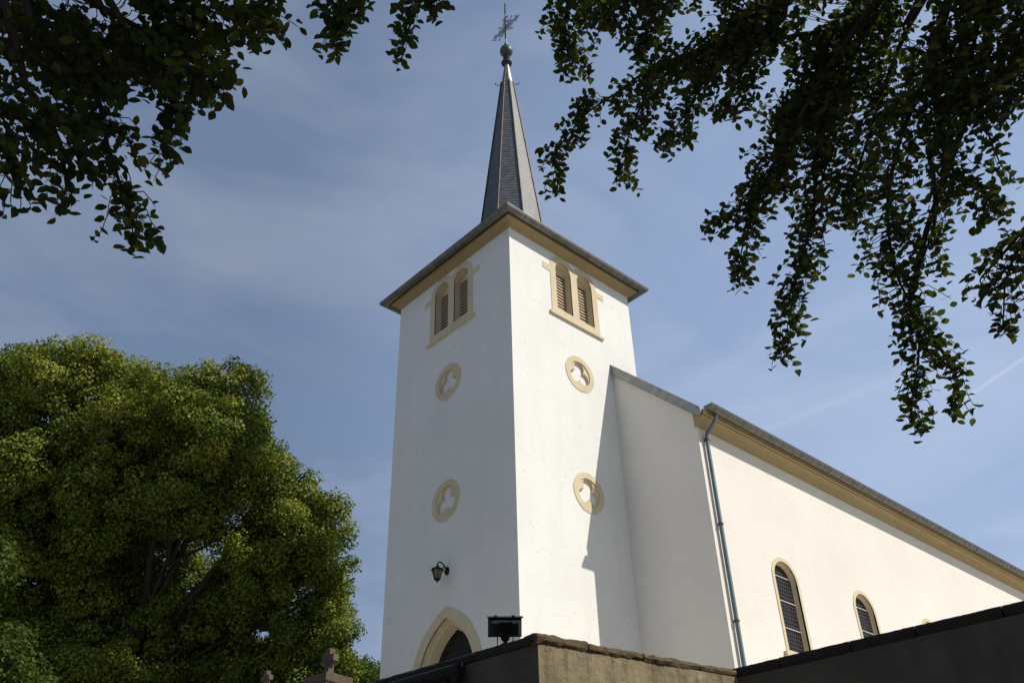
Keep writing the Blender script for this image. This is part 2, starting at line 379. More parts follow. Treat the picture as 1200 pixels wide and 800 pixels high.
# ------------------------------------------------------------------ ground
GX = 1.4                                         # churchyard level at the church
WP = [Vector((-7.45-(-.115)*-0 - .115*46, -8.16+.993*46)), Vector((-7.45, -8.16)), Vector((-5.14, -8.57)), Vector((-5.14+.29*8.2, -8.57-2.68*8.2))]
def street():
    b = MB(); n = 24; L = 700
    for i in range(n):
        for j in range(n):
            x0, x1 = -L+2*L*i/n, -L+2*L*(i+1)/n; y0, y1 = -L+2*L*j/n, -L+2*L*(j+1)/n
            b.poly([(x0,y0,-3.6),(x1,y0,-3.6),(x1,y1,-3.6),(x0,y1,-3.6)])
    tag(b.build('street_ground', M['asphalt']), kind='structure')
street()
def churchyard():
    def gz(x, y):
        d = min(max((x+7.4)/7, 0), 1)*1.0; e = min(max((y+8.2+max(0, min(1, (x+7.4)/2))*0)/7, 0), 1) if x < -5 else 1
        s = d*e; return -.05+1.45*s*s*(3-2*s)
    b = MB()
    xs = [.18, .8, 1.6, 2.6, 3.8, 5.2, 7, 9, 12, 16, 24, 40, 70, 120]
    ys = [-29+1.5*i for i in range(50)]
    def xw(y):                                   # inner face line of the boundary walls
        if y >= -8.3: return -7.45-.115*(y+8.16)/.993
        return -5.14-.29/2.68*(y+8.57)
    ys = sorted(ys+[-8.301, -8.299])
    rows = [[(xw(y)+dx, y, gz(xw(y)+dx, y)) for dx in xs] for y in ys]
    vs = [p for r in rows for p in r]; n = len(xs)
    fs = [(k*n+i, k*n+i+1, (k+1)*n+i+1, (k+1)*n+i) for k in range(len(rows)-1) for i in range(n-1)]
    b.mesh(vs, fs)
    rim = [(r[0]) for r in rows]                  # earth face down to the street behind the walls
    for r in (rows[0], [r[-1] for r in rows], rows[-1][::-1], [r[0] for r in rows][::-1]):
        for p, q in zip(r, r[1:]): b.poly([p, q, (q[0], q[1], -3.7), (p[0], p[1], -3.7)])
    tag(b.build('churchyard_ground', M['gravel'], smooth=50), kind='structure')
churchyard()

# ------------------------------------------------------------------ church
ch = empty('church', (2.5, 2.5, GX))
tag(ch, 'white rendered church with square tower, slate spire and long nave', 'church')
TW, TD, TH = 4.91, 5.0, 15.24
BW = [(2.5, front), (2.5, south)]                # belfry window centre on each face
SPR, OB = 14.67, 13.25
holes_f = [arch(2.5-.435, .325, OB-.02, SPR), arch(2.5+.435, .325, OB-.02, SPR)]
tref = [circle(2.57, 11.37, .47), circle(2.57, 7.87, .47)]
trefS = [circle(2.46, 11.37, .47), circle(2.46, 7.87, .47)]
DC, DS = 2.46, 3.4                               # door centre and springing
b = MB()
b.plate([(0, 0.2), (TD, 0.2), (TD, TH), (0, TH)], holes_f+tref+[gothic(DC, 1.04, .9, DS, 1.52)], -.5, 0, front)
b.plate([(.5, 0.2), (TW, 0.2), (TW, TH), (.5, TH)], holes_f+trefS, -.5, 0, south)
b.box((.5, TD-.5, .2), (TW, TD, TH)); b.box((TW-.5, .5, .2), (TW, TD-.5, TH))
b.box((.5, .5, 12.4), (TW-.5, TD-.5, 12.6))
tower = b.build('tower_wall', M['tower_plaster'], ch)

# belfry windows
for cx, mp in BW:
    c0 = cx
    aL, aR = arch(c0-.435, .52, 13.04, SPR, 20), arch(c0+.435, .52, 13.04, SPR, 20)
    # surround outline with ears at the springing: union of both arches
    hw = .96; P = [(c0-hw, 13.04), (c0+hw, 13.04), (c0+hw, 14.46), (c0+1.24, 14.46), (c0+1.24, 14.66), (c0+hw-.004, 14.66)]
    for i in range(1, 60):                        # right to left along the two crowns
        x = c0+hw-.01-(2*hw-.02)*i/60
        z = max([SPR-.01]+[SPR+math.sqrt(max(0, .52**2-(x-q)**2)) for q in (c0-.435, c0+.435)])
        P.append((x, z))
    P += [(c0-hw+.004, 14.66), (c0-1.24, 14.66), (c0-1.24, 14.46), (c0-hw, 14.46)]
    b = MB(); b.plate(P, [arch(c0-.435, .305, OB, SPR), arch(c0+.435, .305, OB, SPR)], -.03, .014, mp)
    for s in (-1, 1):                             # splayed reveals
        q = c0+s*.435
        A = arch(q, .305, OB, SPR); B = arch(q, .285, OB+.05, SPR-.01)
        b.loft([[mp(u, v, .013) for u, v in A], [mp(u, v, -.02) for u, v in A], [mp(u, v, -.22) for u, v in B]], True)
    sur = b.build('belfry_window', M['trim'], ch, smooth=40)
    for s in (-1, 1):
        q = c0+s*.435
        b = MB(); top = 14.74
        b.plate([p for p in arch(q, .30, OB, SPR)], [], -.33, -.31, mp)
        b.build('shade_backing', M['dark_void'], sur)  # black plate painted as the darkness of the unlit loft between the slats
        b = MB()
        ta = math.asin((top-SPR+.01)/.29); b.plate([(q+.29*math.cos(ta+(math.pi-2*ta)*i/16), SPR-.01+.29*math.sin(ta+(math.pi-2*ta)*i/16)) for i in range(17)], [], -.235, -.205, mp)
        b.build('arch_infill', M['trim'], sur)
        b = MB(); nS = 13; h = (top-OB-.08)/nS
        for k in range(nS):
            z = OB+.08+h*k+.055; sw = .283 if z < SPR-.03 else math.sqrt(.283**2-(z+.03-SPR)**2)
            for (za, wa, zb_, wb) in [(z+.0, -.205, z+.02, -.27)]:
                vs = [mp(q-sw, za, wa), mp(q+sw, za, wa), mp(q+sw, zb_, wb), mp(q-sw, zb_, wb),
                      mp(q-sw, za+.042, wa), mp(q+sw, za+.042, wa), mp(q+sw, zb_+.042, wb), mp(q-sw, zb_+.042, wb)]
                b.mesh(vs, [(0,3,2,1),(4,5,6,7),(0,1,5,4),(1,2,6,5),(2,3,7,6),(3,0,4,7)])
        b.build('louvre', M['louvre'], sur)
    b = MB(); b.box((c0-1.06, 12.955, -.05), (c0+1.06, 13.037, .065), mp); b.build('sill', M['trim'], sur, bevel=.012)

# blind trefoil roundels
for cx, cz, mp in [(2.57, 11.37, front), (2.57, 7.87, front), (2.46, 11.37, south), (2.46, 7.87, south)]:
    b = MB(); b.plate(circle(cx, cz, .545, 56), [circle(cx, cz, .385, 48)], -.14, .014, mp)
    ro = b.build('trefoil_roundel', M['trim'], ch, smooth=40)
    b = MB(); tf = trefoil(cx, cz, .197, .182)
    tf2 = [(cx+(u-cx)*1.0, cz+(v-cz)*1.0) for u, v in tf]
    b.plate(circle(cx, cz, .41, 48), [tf2], -.08, -.012, mp)
    b.loft([[mp(u, v, -.0805) for u, v in tf2], [mp(u, v, -.10) for u, v in tf]], True)
    b.build('tracery', M['trim'], ro, smooth=40)
    b = MB(); b.plate(circle(cx, cz, .40, 40), [], -.16, -.082, mp); b.build('infill_panel', M['white_fill'], ro)

# west door: pointed arch with moulded splay
b = MB()
b.plate(gothic(DC, 1.30, 1.0, DS, 1.75), [gothic(DC, 1.03, .99, DS, 1.50)], -.03, .03, front)
prof = [(1.03, 1.50, .03), (1.03, 1.50, -.03), (1.00, 1.46, -.05), (1.015, 1.48, -.075), (.985, 1.44, -.105), (.94, 1.39, -.11), (.87, 1.30, -.33)]
b.loft([[front(u, v, w) for u, v in gothic(DC, h, 1.0, DS, r)] for h, r, w in prof], True)
portal = b.build('portal', M['trim'], ch, smooth=35)
b = MB(); b.plate(gothic(DC, .885, 3.32, DS, 1.31), [], -.36, -.325, front); b.build('fanlight', M['door_glass'], portal)
b = MB(); b.box((DC-.87, 1.2, -.38), (DC+.87, 3.25, -.33), front)
for s in (-1, 1):
    for k in range(3): b.box((DC+s*.4-.31, 1.45+.6*k, -.33), (DC+s*.4+.31, 1.45+.6*k+.48, -.315), front)
door = b.build('door', simple('dark_oak', (.06, .035, .02), .5), portal)
b = MB(); b.tube([front(DC+.08, 2.3, -.32), front(DC+.08, 2.3, -.25), front(DC+.2, 2.3, -.25)], .014); b.build('handle', M['iron'], door)
b = MB(); b.box((DC-.87, 3.25, -.38), (DC+.87, 3.32, -.29), front); b.build('transom', M['trim'], portal)

# tower cornice and gutter
prof = [(-.05, 15.20), (.035, 15.20), (.05, 15.235), (.065, 15.24), (.08, 15.29), (.12, 15.34), (.18, 15.375), (.23, 15.38), (.23, 15.46), (-.05, 15.46)]
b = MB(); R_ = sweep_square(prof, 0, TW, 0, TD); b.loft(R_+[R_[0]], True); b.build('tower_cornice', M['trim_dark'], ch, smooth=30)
gp = [(.375+.118*math.cos(t), 15.485+.118*math.sin(t)) for t in [math.pi+math.pi*i/10 for i in range(11)]]
gp2 = [(.375+.106*math.cos(t), 15.487+.106*math.sin(t)) for t in [2*math.pi-math.pi*i/10 for i in range(11)]]
b = MB(); R_ = sweep_square(gp+[(.500, 15.492), (.500, 15.50)]+gp2, 0, TW, 0, TD); b.loft(R_+[R_[0]], True)
tg = b.build('gutter', M['gutter'], ch, smooth=30)
def strap(prof, fn, name='gutter_strap', par=None):
    b = MB(); w = .006
    outer = [(.375+.121*math.cos(t), .121*math.sin(t)) for t in [math.pi+math.pi*i/8 for i in range(9)]]
    inner = [(.375+.1175*math.cos(t), .1175*math.sin(t)) for t in [math.pi+math.pi*i/8 for i in range(9)]]
    b.loft([[fn(o, z, -w) for o, z in outer], [fn(o, z, w) for o, z in outer], [fn(o, z, w) for o, z in inner], [fn(o, z, -w) for o, z in inner]], False)
    return b.build(name, M['ridge_lead'], par)
for i in range(17):
    x = -.10+i*.318
    strap(None, lambda o, z, w, x=x: (x+w, -o, 15.485+z), par=tg)
    strap(None, lambda o, z, w, x=x: (-o, x+w, 15.485+z), par=tg)
b = MB()
b.loft([[(-o, -o, z), (TW+o, -o, z), (TW+o, TD+o, z), (-o, TD+o, z)] for o, z in ((.405, 15.515), (.405, 15.535), (-1.05, 16.40))], True, True)
b.build('roof_skirt', M['slate'], ch)

# spire: courses of slates on an octagon
AX, AY = 2.47, 2.5
def swid(z): return 1.84-.206*(z-18.6)
def octo(w, z, k): 
    r = w/2/math.cos(math.pi/8); a = math.pi/8+k*math.pi/4
    return (AX+r*math.cos(a), AY+r*math.sin(a), z)
b = MB(); z = 15.7; hc = .135
while z < 25.5:
    z1 = z+hc
    wl, wu = swid(z)+.018, swid(z1)+.004
    for k in range(8):
        p = [octo(wl, z, k), octo(wl, z, k+1), octo(wu, z1, k+1), octo(wu, z1, k)]
        ul = wl*math.tan(math.pi/8)/2; uu = wu*math.tan(math.pi/8)/2; o = k*1.37+.07
        row = round((z-15.7)/hc)
        b.poly(p, [(o-ul, row*hc+.002), (o+ul, row*hc+.002), (o+uu, (row+1)*hc-.002), (o-uu, (row+1)*hc-.002)])
        q = [octo(wl, z, k+1), octo(wl, z, k), octo(wl-.05, z+.001, k), octo(wl-.05, z+.001, k+1)]
        b.poly(q, [(0, 0)]*4)
    z = z1
spire = b.build('spire', M['slate'], ch)
for k in range(8):
    b = MB(); n = 24
    b.tube([Vector(octo(swid(15.75+9.8*i/n)+.035, 15.75+9.8*i/n, k)) for i in range(n+1)], .026, 6)
    b.build('ridge_strip', M['ridge_rust'] if k in (4, 6) else M['ridge_lead'], spire, smooth=50)
# fluted lead cap, snow hooks
b = MB(); rings = []
for i in range(9):
    z = 25.35+1.42*i/8; w = (swid(z)+.05)*(1-i/8)+.0+.17*(i/8)
    w = .46+(.13-.46)*(i/8)**.9
    ring = []
    for k in range(16):
        a = math.pi/8+k*math.pi/8; r = w/2/math.cos(math.pi/8)*(1.0 if k % 2 == 0 else .90)
        ring.append((AX+r*math.cos(a), AY+r*math.sin(a), z))
    rings.append(ring)
b.loft(rings, True, True); b.build('lead_cap', M['lead_cap'], spire)
for k in range(4):
    a = math.pi/4*(2*k+1)+rad(0); d = Vector((math.cos(a), math.sin(a), 0)); c = Vector((AX, AY, 25.5))
    b = MB(); b.tube([c+d*.2, c+d*.42, c+d*.46+Vector((0, 0, .06)), c+d*.42+Vector((0, 0, .13))], .014, 6); b.build('roof_hook', M['ridge_lead'], spire)
# finial
b = MB()
b.lathe([(.07, 26.70), (.20, 26.72), (.21, 26.77), (.10, 26.83), (.055, 26.88), (.06, 26.95), (.12, 26.99), (.13, 27.04), (.07, 27.10), (.05, 27.15), (.06, 27.2)], (AX, AY), 20)
fin = b.build('finial', M['ridge_lead'], ch, smooth=50)
b = MB(); b.lathe([(.25*math.sin(math.pi*i/18)+.001, 27.46-.27*math.cos(math.pi*i/18)) for i in range(19)], (AX, AY), 28)
b.build('ball', M['verdigris'], fin, smooth=60)
b = MB()
b.lathe([(.05, 27.72), (.09, 27.76), (.10, 27.81), (.05, 27.87), (.07, 27.92), (.03, 28.0)], (AX, AY), 14)
cz = 28.90; cr = lambda u, v: (AX, AY+u, cz+v)
b.tube([(AX, AY, 27.9), (AX, AY, 29.8)], .026, 8)
for u0 in (-.05, .05): b.tube([cr(-.72, u0), cr(.72, u0)], .017, 6)
for v0 in (-.05, .05): b.tube([cr(v0, -.62), cr(v0, .62)], .015, 6)
def ringt(u, v, r, th=.015, a0=0, a1=2*math.pi, n=16): b.tube([cr(u+r*math.cos(a0+(a1-a0)*i/n), v+r*math.sin(a0+(a1-a0)*i/n)) for i in range(n+1)], th, 5)
for (u, v) in ((1, 0), (-1, 0), (0, 1)):
    for d, r in ((.66, .07),): ringt(u*d, v*d, r)
    px, pv = (-v, u)
    for s in (-1, 1): ringt(u*.60+px*s*.11, v*.60+pv*s*.11, .055); ringt(u*.36+px*s*.10, v*.36+pv*s*.10, .05); 
    b.tube([cr(u*.7, v*.7), cr(u*.84, v*.84)], [.03, .004], 6)
for su in (-1, 1):
    for sv in (-1, 1):
        ringt(su*.20, sv*.20, .10, .015); b.tube([cr(su*.05, sv*.05), cr(su*.34, sv*.34)], .013, 5); ringt(su*.37, sv*.37, .04, .013)
ringt(0, 0, .16, .018)
b.build('cross', M['cross_metal'], fin, smooth=50)
b = MB()
wd = Vector((.70, .71, 0)); 
ck = [(-.22, .22), (-.30, .42), (-.20, .52), (-.10, .40), (.02, .30), (.12, .40), (.15, .56), (.20, .62), (.25, .56), (.30, .52), (.25, .46), (.24, .30), (.16, .12), (.05, .06), (.03, -.06), (-.03, -.06), (-.03, .06), (-.14, .12)]
b.plate(ck, [], -.03, .03, lambda u, v, w: (AX+wd.x*u*.7-wd.y*w, AY+wd.y*u*.7+wd.x*w, 29.78+v))
b.build('weathercock', metal('gilded_dull_metal', (.28, .25, .16), (.16, .15, .11), .5, .6), fin)

# ------------------------------------------------------------------ nave
XG, XE, NN = 3.84, 31.0, 7.49
rtop = lambda y: 12.24+.968*(y if y < 2.5 else 5-y)
b = MB()
gab = lambda u, v, w: (XG-w, u, v)
ev = 9.52
b.plate([(NY, .2), (0, .2), (0, rtop(0)-.30), (NY, rtop(NY)-.30)], [], -.4, 0, gab)
b.plate([(TD, .2), (NN, .2), (NN, rtop(NN)-.30), (TD, rtop(TD)-.30)], [], -.4, 0, gab)
NWX = [6.57, 10.27, 14.0, 17.75, 21.5, 25.2]
b.plate([(XG+.4, .2), (XE, .2), (XE, ev), (XG+.4, ev)], [arch(x, .50, 4.05, 5.87) for x in NWX], -.4, 0, navef)
b.box((XG+.4, NN-.4, .2), (XE, NN, ev)); 
b.plate([(NY+.4, .2), (NN-.4, .2), (NN-.4, ev), (2.5, rtop(2.5)-.3), (NY+.4, ev)], [], 0, .4, lambda u, v, w: (XE-w, u, v))
b.build('nave_wall', M['nave_plaster'], ch)
for x in NWX:
    b = MB(); b.plate(arch(x, .575, 4.06, 5.87, 24), [arch(x, .475, 4.12, 5.87, 24)], -.03, .018, navef)
    A = arch(x, .475, 4.12, 5.87, 24); B = arch(x, .425, 4.19, 5.865, 24)
    b.loft([[navef(u, v, .017) for u, v in A], [navef(u, v, -.05) for u, v in A], [navef(u, v, -.14) for u, v in B]], True)
    w_ = b.build('nave_window', M['trim'], ch, smooth=35)
    b = MB(); b.box((x-.70, 3.93, -.05), (x+.70, 4.057, .09), navef); b.box((x-.66, 3.87, -.03), (x+.66, 3.93, .05), navef); b.build('sill', M['trim'], w_, bevel=.012)
    b = MB(); b.plate(arch(x, .44, 4.17, 5.86, 24), [], -.16, -.135, navef); b.build('pane', M['leaded_glass'], w_)
    for z in (4.72, 5.38, 6.0):
        hw = .425 if z < 5.86 else math.sqrt(.425**2-(z-5.86)**2)
        b = MB(); b.box((x-hw, z-.009, -.135), (x+hw, z+.009, -.115), navef); b.build('glazing_bar', M['glass_white'], w_)
# cornice, gutter, rake flashing, roof
cp_ = [(-.05, 9.16), (.05, 9.16), (.06, 9.20), (.08, 9.22), (.10, 9.27), (.14, 9.33), (.20, 9.37), (.25, 9.38), (.25, 9.42), (.352, 9.44), (.352, 9.54), (-.05, 9.54)]
for sgn in (0, 1):
    Y = lambda o: NY-o if sgn == 0 else NN+o
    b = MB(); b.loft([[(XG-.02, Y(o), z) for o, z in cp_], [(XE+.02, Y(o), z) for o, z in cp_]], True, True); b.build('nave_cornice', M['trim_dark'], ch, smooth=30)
    b = MB(); gpN = [(.465+(o-.375)*1.06, 9.56+(z-15.485)*1.06) for o, z in gp+[(.500, 15.492), (.500, 15.50)]+gp2]
    x0 = XG-.08
    b.loft([[(x0, Y(o), z) for o, z in gpN], [(XE+.05, Y(o), z) for o, z in gpN]], True, True)
    cap = [(.465+(o-.375)*1.06, 9.56+(z-15.485)*1.06) for o, z in gp]
    b.loft([[(x0-.006, Y(o), z) for o, z in cap], [(x0+.006, Y(o), z) for o, z in cap]], True, True)
    ng = b.build('gutter', M['gutter'], ch, smooth=30)
    if sgn == 0:
        for i in range(74): strap(None, lambda o, z, w, x=XG+.10+i*.29: (x+w, NY-.465-(o-.375)*1.06, 9.56+z*1.06), par=ng)
b = MB()
for (ya, yb) in ((NY-.34, 2.5), (NN+.34, 2.5)):
    za, zb = rtop(ya)-.02, rtop(2.5)-.02
    q = [(XG+.02, ya, za), (XE+.1, ya, za), (XE+.1, yb, zb), (XG+.02, yb, zb)]
    L_ = abs(ya-yb)*1.39
    b.poly(q, [(0, 0), (XE-XG, 0), (XE-XG, L_), (0, L_)])
    b.poly([(x, y, z-.07) for x, y, z in q][::-1], [(0, 0)]*4)
    b.poly([q[0], (q[0][0], q[0][1], q[0][2]-.07), (q[1][0], q[1][1], q[1][2]-.07), q[1]], [(0, 0)]*4)
b.build('nave_roof', M['slate'], ch)
b = MB()
fl = [(NY-.22, rtop(NY-.22)+.0), (0, rtop(0)), (0, rtop(0)-.34), (NY-.02, rtop(NY)-.34), (NY-.22, rtop(NY-.1)-.34)]
b.plate(fl, [], -.03, .065, gab)
b.plate([(NY-.22, rtop(NY-.22)+.0), (0, rtop(0)), (0, rtop(0)-.05), (NY-.22, rtop(NY-.22)-.05)], [], .066, .082, gab)
b.plate([(u if u < 0 else u, v) for u, v in [(NY-.02, rtop(NY)-.345), (0, rtop(0)-.345), (0, rtop(0)-.325), (NY-.02, rtop(NY)-.325)]], [], .066, .085, gab)
b.build('verge_flashing', M['zinc'], ch)
# downpipe
b = MB(); px = 4.06; yw = NY-.085
b.tube([(px+.06, NY-.42, 9.50), (px+.06, NY-.42, 9.40), (px+.05, NY-.41, 9.32), (px+.03, NY-.34, 9.22), (px+.01, NY-.20, 9.07), (px, NY-.115, 8.99), (px, yw, 8.88), (px, yw, 8.6), (px, yw, 1.2)], .05, 12)
dp = b.build('downpipe', M['patina'], ch, smooth=50)
for z in (8.84, 6.62, 4.36, 2.4):
    b = MB(); b.lathe([(.052, z-.03), (.064, z-.025), (.064, z+.025), (.052, z+.03)], (px, yw), 14); b.box((px-.012, yw+.03, z-.015), (px+.012, NY+.01, z+.015)); b.build('pipe_clamp', M['ridge_rust'], dp)

# ------------------------------------------------------------------ boundary walls
ZT = .5
def rough_slab(b, p, d, nrm, L, z0, z1, depth0, depth1, amp, seed, step=.03):
    """stone block: p start, d along, nrm outward (2D); faces jittered by noise"""
    nx = max(2, int(L/step)); ny = max(2, int((z1-z0)/.03)); nd = max(2, int((depth1-depth0)/.06))
    key = {}; fs = []
    def vid(i, j, k):
        if (i, j, k) not in key:
            s = L*i/nx; z = z0+(z1-z0)*j/ny; w = depth0+(depth1-depth0)*k/nd
            if i in (0, nx): s += (1 if i == 0 else -1)*(.006 if (j in (0, ny) or k in (0, nd)) else 0)
            q = Vector((p.x+d.x*s+nrm.x*w, p.y+d.y*s+nrm.y*w, z))
            n1 = noise.noise_vector(q*11+Vector((seed*7.1, 0, 0)))*amp*.7 + noise.noise_vector(q*30+Vector((seed, 3, 0)))*amp*.7 + noise.noise_vector(q*2.4+Vector((seed, 3, 9)))*amp*.5
            if j in (0, ny) and k in (0, nd): q.z += (-.012 if j else .012); q.x -= nrm.x*(.012 if k else -.012); q.y -= nrm.y*(.012 if k else -.012)
            key[(i, j, k)] = b.bm.verts.new(q+n1)
        return key[(i, j, k)]
    def quad(a, c, e, f): b.bm.faces.new([vid(*a), vid(*c), vid(*e), vid(*f)])
    for i in range(nx):
        for j in range(ny):
            for k in (0, nd): quad((i,j,k), (i+1,j,k), (i+1,j+1,k), (i,j+1,k))
        for k in range(nd):
            for j in (0, ny): quad((i,j,k), (i+1,j,k), (i+1,j,k+1), (i,j,k+1))
    for j in range(ny):
        for k in range(nd):
            for i in (0, nx): quad((i,j,k), (i,j+1,k), (i,j+1,k+1), (i,j,k+1))
def V2(x, y): return Vector((x, y))
P1, P2 = V2(-7.45, -8.16), V2(-5.14, -8.57)
dl = V2(-.115, .993); dm = (P2-P1).normalized(); dd = V2(.29, -2.68).normalized()
perp = lambda d, s: V2(d.y*s, -d.x*s)
nl, nm, nd_ = V2(-.993, -.115), perp(dm, 1), V2(-2.68, -.29).normalized()
if nm.y > 0: nm = -nm
rr = random.Random(5)
def wall_thing(name, label, mat, cmat, runs, org):
    root = empty(name, org); tag(root, label, 'wall', None, 'thing')
    b = MB()
    for (p, d, n, L, joints, amp) in runs:
        nx = max(8, int(L/.12)); nz_ = 26; vs = []
        for j in range(nz_+1):
            for i in range(nx+1):
                s = L*i/nx; z = -3.62+(ZT-.085+3.62)*j/nz_; q = Vector((p.x+d.x*s, p.y+d.y*s, z))
                t = 0 if i in (0, nx) else noise.noise(q*1.7)*.012+noise.noise(q*6)*.004
                vs.append((q.x+n.x*t, q.y+n.y*t, z))
        f0 = len(vs)
        b.mesh(vs, [(j*(nx+1)+i, j*(nx+1)+i+1, (j+1)*(nx+1)+i+1, (j+1)*(nx+1)+i) for j in range(nz_) for i in range(nx)])
        a = [(p.x, p.y), (p.x+d.x*L, p.y+d.y*L), (p.x+d.x*L-n.x*.34, p.y+d.y*L-n.y*.34), (p.x-n.x*.34, p.y-n.y*.34)]
        for z in (ZT-.086,): b.poly([(x, y, z) for x, y in a])
        for (c, e) in ((1, 2), (2, 3), (3, 0)): b.poly([(a[c][0], a[c][1], -3.62), (a[e][0], a[e][1], -3.62), (a[e][0], a[e][1], ZT-.086), (a[c][0], a[c][1], ZT-.086)])
    b.build('wall_body', mat, root, smooth=60)
    b = MB(); k = 0
    for (p, d, n, L, joints, amp) in runs:
        for s0, s1, z1 in joints:
            q = p+d*(s0+.002); rough_slab(b, q, d, n, s1-s0-.004, ZT-.09+rr.uniform(-.004, .004), ZT+z1, -.36, .022, amp, k); k += 1
    b.build('coping', cmat, root, smooth=32)
    return root
jl = []; s = .0
while s < 15: e = s+rr.uniform(.55, .85); jl.append((s, e, rr.uniform(-.008, .008))); s = e
jd = []; s = .0
while s < 8.0: e = s+rr.uniform(.6, 1.0); jd.append((s, e, rr.uniform(-.003, .004)+.02)); s = e
wall_thing('boundary_wall', 'short sunlit churchyard wall with crumbling brown coping stones in front of the tower', M['boundary'], M['coping'],
    [(P1+dm*.002, dm, nm, 2.42, [(-.03, .53, .012), (.53, 1.15, 0), (1.15, 1.84, -.004), (1.84, 2.335, -.012)], .013)], (P1.x, P1.y, -3.6))
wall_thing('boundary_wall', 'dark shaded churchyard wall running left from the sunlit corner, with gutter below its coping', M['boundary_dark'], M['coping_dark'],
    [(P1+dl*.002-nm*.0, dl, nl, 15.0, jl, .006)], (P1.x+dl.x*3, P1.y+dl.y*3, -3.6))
wall_thing('boundary_wall', 'long dark shaded churchyard wall rising to the right edge in front of the nave', M['boundary_dark'], M['coping_dark'],
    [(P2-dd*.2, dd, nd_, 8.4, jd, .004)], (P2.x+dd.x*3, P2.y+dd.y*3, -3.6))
# gutter with downpipe on the left wall
root = empty('wall_gutter', (P1.x+dl.x*1.2, P1.y+dl.y*1.2, -3.6)); tag(root, 'dark metal gutter and downpipe fixed under the coping of the shaded left wall', 'gutter')
g3 = lambda s, w, z: (P1.x+dl.x*s+nl.x*w, P1.y+dl.y*s+nl.y*w, z)
b = MB(); b.loft([[g3(s, .075+.062*math.cos(t), .352+.062*math.sin(t)) for t in [2*math.pi*i/14 for i in range(14)]] for s in (.84, 14.8)], True, True)
b.build('gutter_channel', M['iron_dark'], root, smooth=50)
b = MB(); b.tube([g3(.90, .075, .34), g3(.90, .075, .15), g3(.90, .06, .05), g3(.90, .06, -3.55)], .05, 12); b.build('downpipe', M['iron_dark'], root, smooth=50)
for s in (1.02, 1.3, 2.6, 4.2):
    b = MB(); b.tube([g3(s, .005, .27), g3(s, .08, .275), g3(s, .145, .33)], .012, 6); b.build('bracket', M['iron'], root)

# ------------------------------------------------------------------ floodlight on the wall
fp = Vector((-7.438, -7.733, ZT)); root = empty('floodlight', fp); tag(root, 'black ribbed floodlight mounted on the dark wall coping, tilted up at the tower', 'floodlight')
fd = Vector((.55, .83, 0)).normalized()            # the lamp looks at the tower
fr = Vector((.776, -.63, 0)).normalized()*1.0
fd = Vector((.63, .776, 0)); tilt = rad(22)
fF = fd*math.cos(tilt)+Vector((0, 0, 1))*math.sin(tilt); fU = -fd*math.sin(tilt)+Vector((0, 0, 1))*math.cos(tilt)
fc = fp+Vector((0, 0, .165))
F = lambda r, u, w: tuple(fc+fr*r*.97+fU*u*.78+fF*w)
b = MB()
b.loft([[F(sx*hw, uy, w) for sx, uy in ((-1, lo), (1, lo), (1, hi), (-1, hi))] for hw, lo, hi, w in ((.120, -.075, .055, -.115), (.142, -.095, .085, -.05), (.150, -.102, .098, .03), (.158, -.112, .108, .035), (.158, -.112, .108, .06))], True, True)
hb = b.build('housing', M['iron_dark'], root, bevel=.006)
b = MB()
for i in range(9): x = -.052+.013*i; b.box((x-.003, -.074, -.135), (x+.003, .07, -.06), lambda r, u, w: F(r, u, w))
b.build('cooling_fins', M['iron_dark'], hb)
b = MB(); b.box((-.145, -.10, .061), (.145, .10, .066), F); b.build('front_glass', M['lamp_glass'], hb)
b = MB(); b.box((-.168, .108, -.05), (.168, .118, .10), F); b.build('visor', M['iron'], hb)
for sx in (-.09, .075):
    b = MB(); b.box((sx-.012, .118, -.06), (sx+.012, .135, .02), F); b.build('clip', M['iron'], hb)
b = MB()
for sx in (-1, 1): b.tube([tuple(fp+fr*(.07*sx)+Vector((0, 0, -.01))), tuple(fp+fr*(.07*sx)+Vector((0, 0, .11)))], .005, 6)
b.build('stay', M['iron'], root)
b = MB(); b.lathe([(.045, ZT-.01), (.045, ZT+.012), (.02, ZT+.015), (.02, ZT+.04), (.036, ZT+.05), (.042, ZT+.075), (.034, ZT+.10), (.02, ZT+.115)], (fp.x, fp.y), 16); b.build('swivel_base', M['iron'], root, smooth=40)

# ------------------------------------------------------------------ wall lantern
lz = 5.88; lc = Vector((-.30, 2.46, lz)); LS = .82; root = empty('wall_lantern', (0, 2.46, 6.02)); tag(root, 'black iron lantern with amber panes on a bracket above the pointed door', 'lantern')
b = MB(); b.loft([[(-w, 2.46+.075*math.cos(t), 6.02+.10*math.sin(t)) for t in [2*math.pi*i/16 for i in range(16)]] for w in (.0, .03)], True, True)
b.tube([(-.02, 2.46, 6.03), (-.05, 2.46, 6.05)], .04, 8)
b.build('wall_plate', M['iron'], root, smooth=40)
b = MB(); b.tube([(-.03, 2.46, 6.03), (-.10, 2.46, 6.13), (-.2, 2.46, 6.19), (-.28, 2.46, 6.17), (-.305, 2.46, 6.12), (-.30, 2.46, 6.08)], .017, 8)
b.tube([(-.03, 2.46, 6.0), (-.12, 2.46, 5.98), (-.16, 2.46, 6.05), (-.12, 2.46, 6.10)], .010, 6); b.build('bracket', M['iron'], root, smooth=50)
def hexr(r, z, a0=0):
    r *= LS; z = lz+(z-lz)*LS
    return [(lc.x+r*math.cos(a0+math.pi/3*i), lc.y+r*math.sin(a0+math.pi/3*i), z) for i in range(6)]
b = MB(); b.loft([hexr(r, lz+z) for r, z in ((.185, .115), (.19, .10), (.165, .095), (.19, .125), (.13, .165), (.06, .20), (.045, .24), (.02, .26))], True, True); rf = b.build('lantern_roof', M['iron'], root)
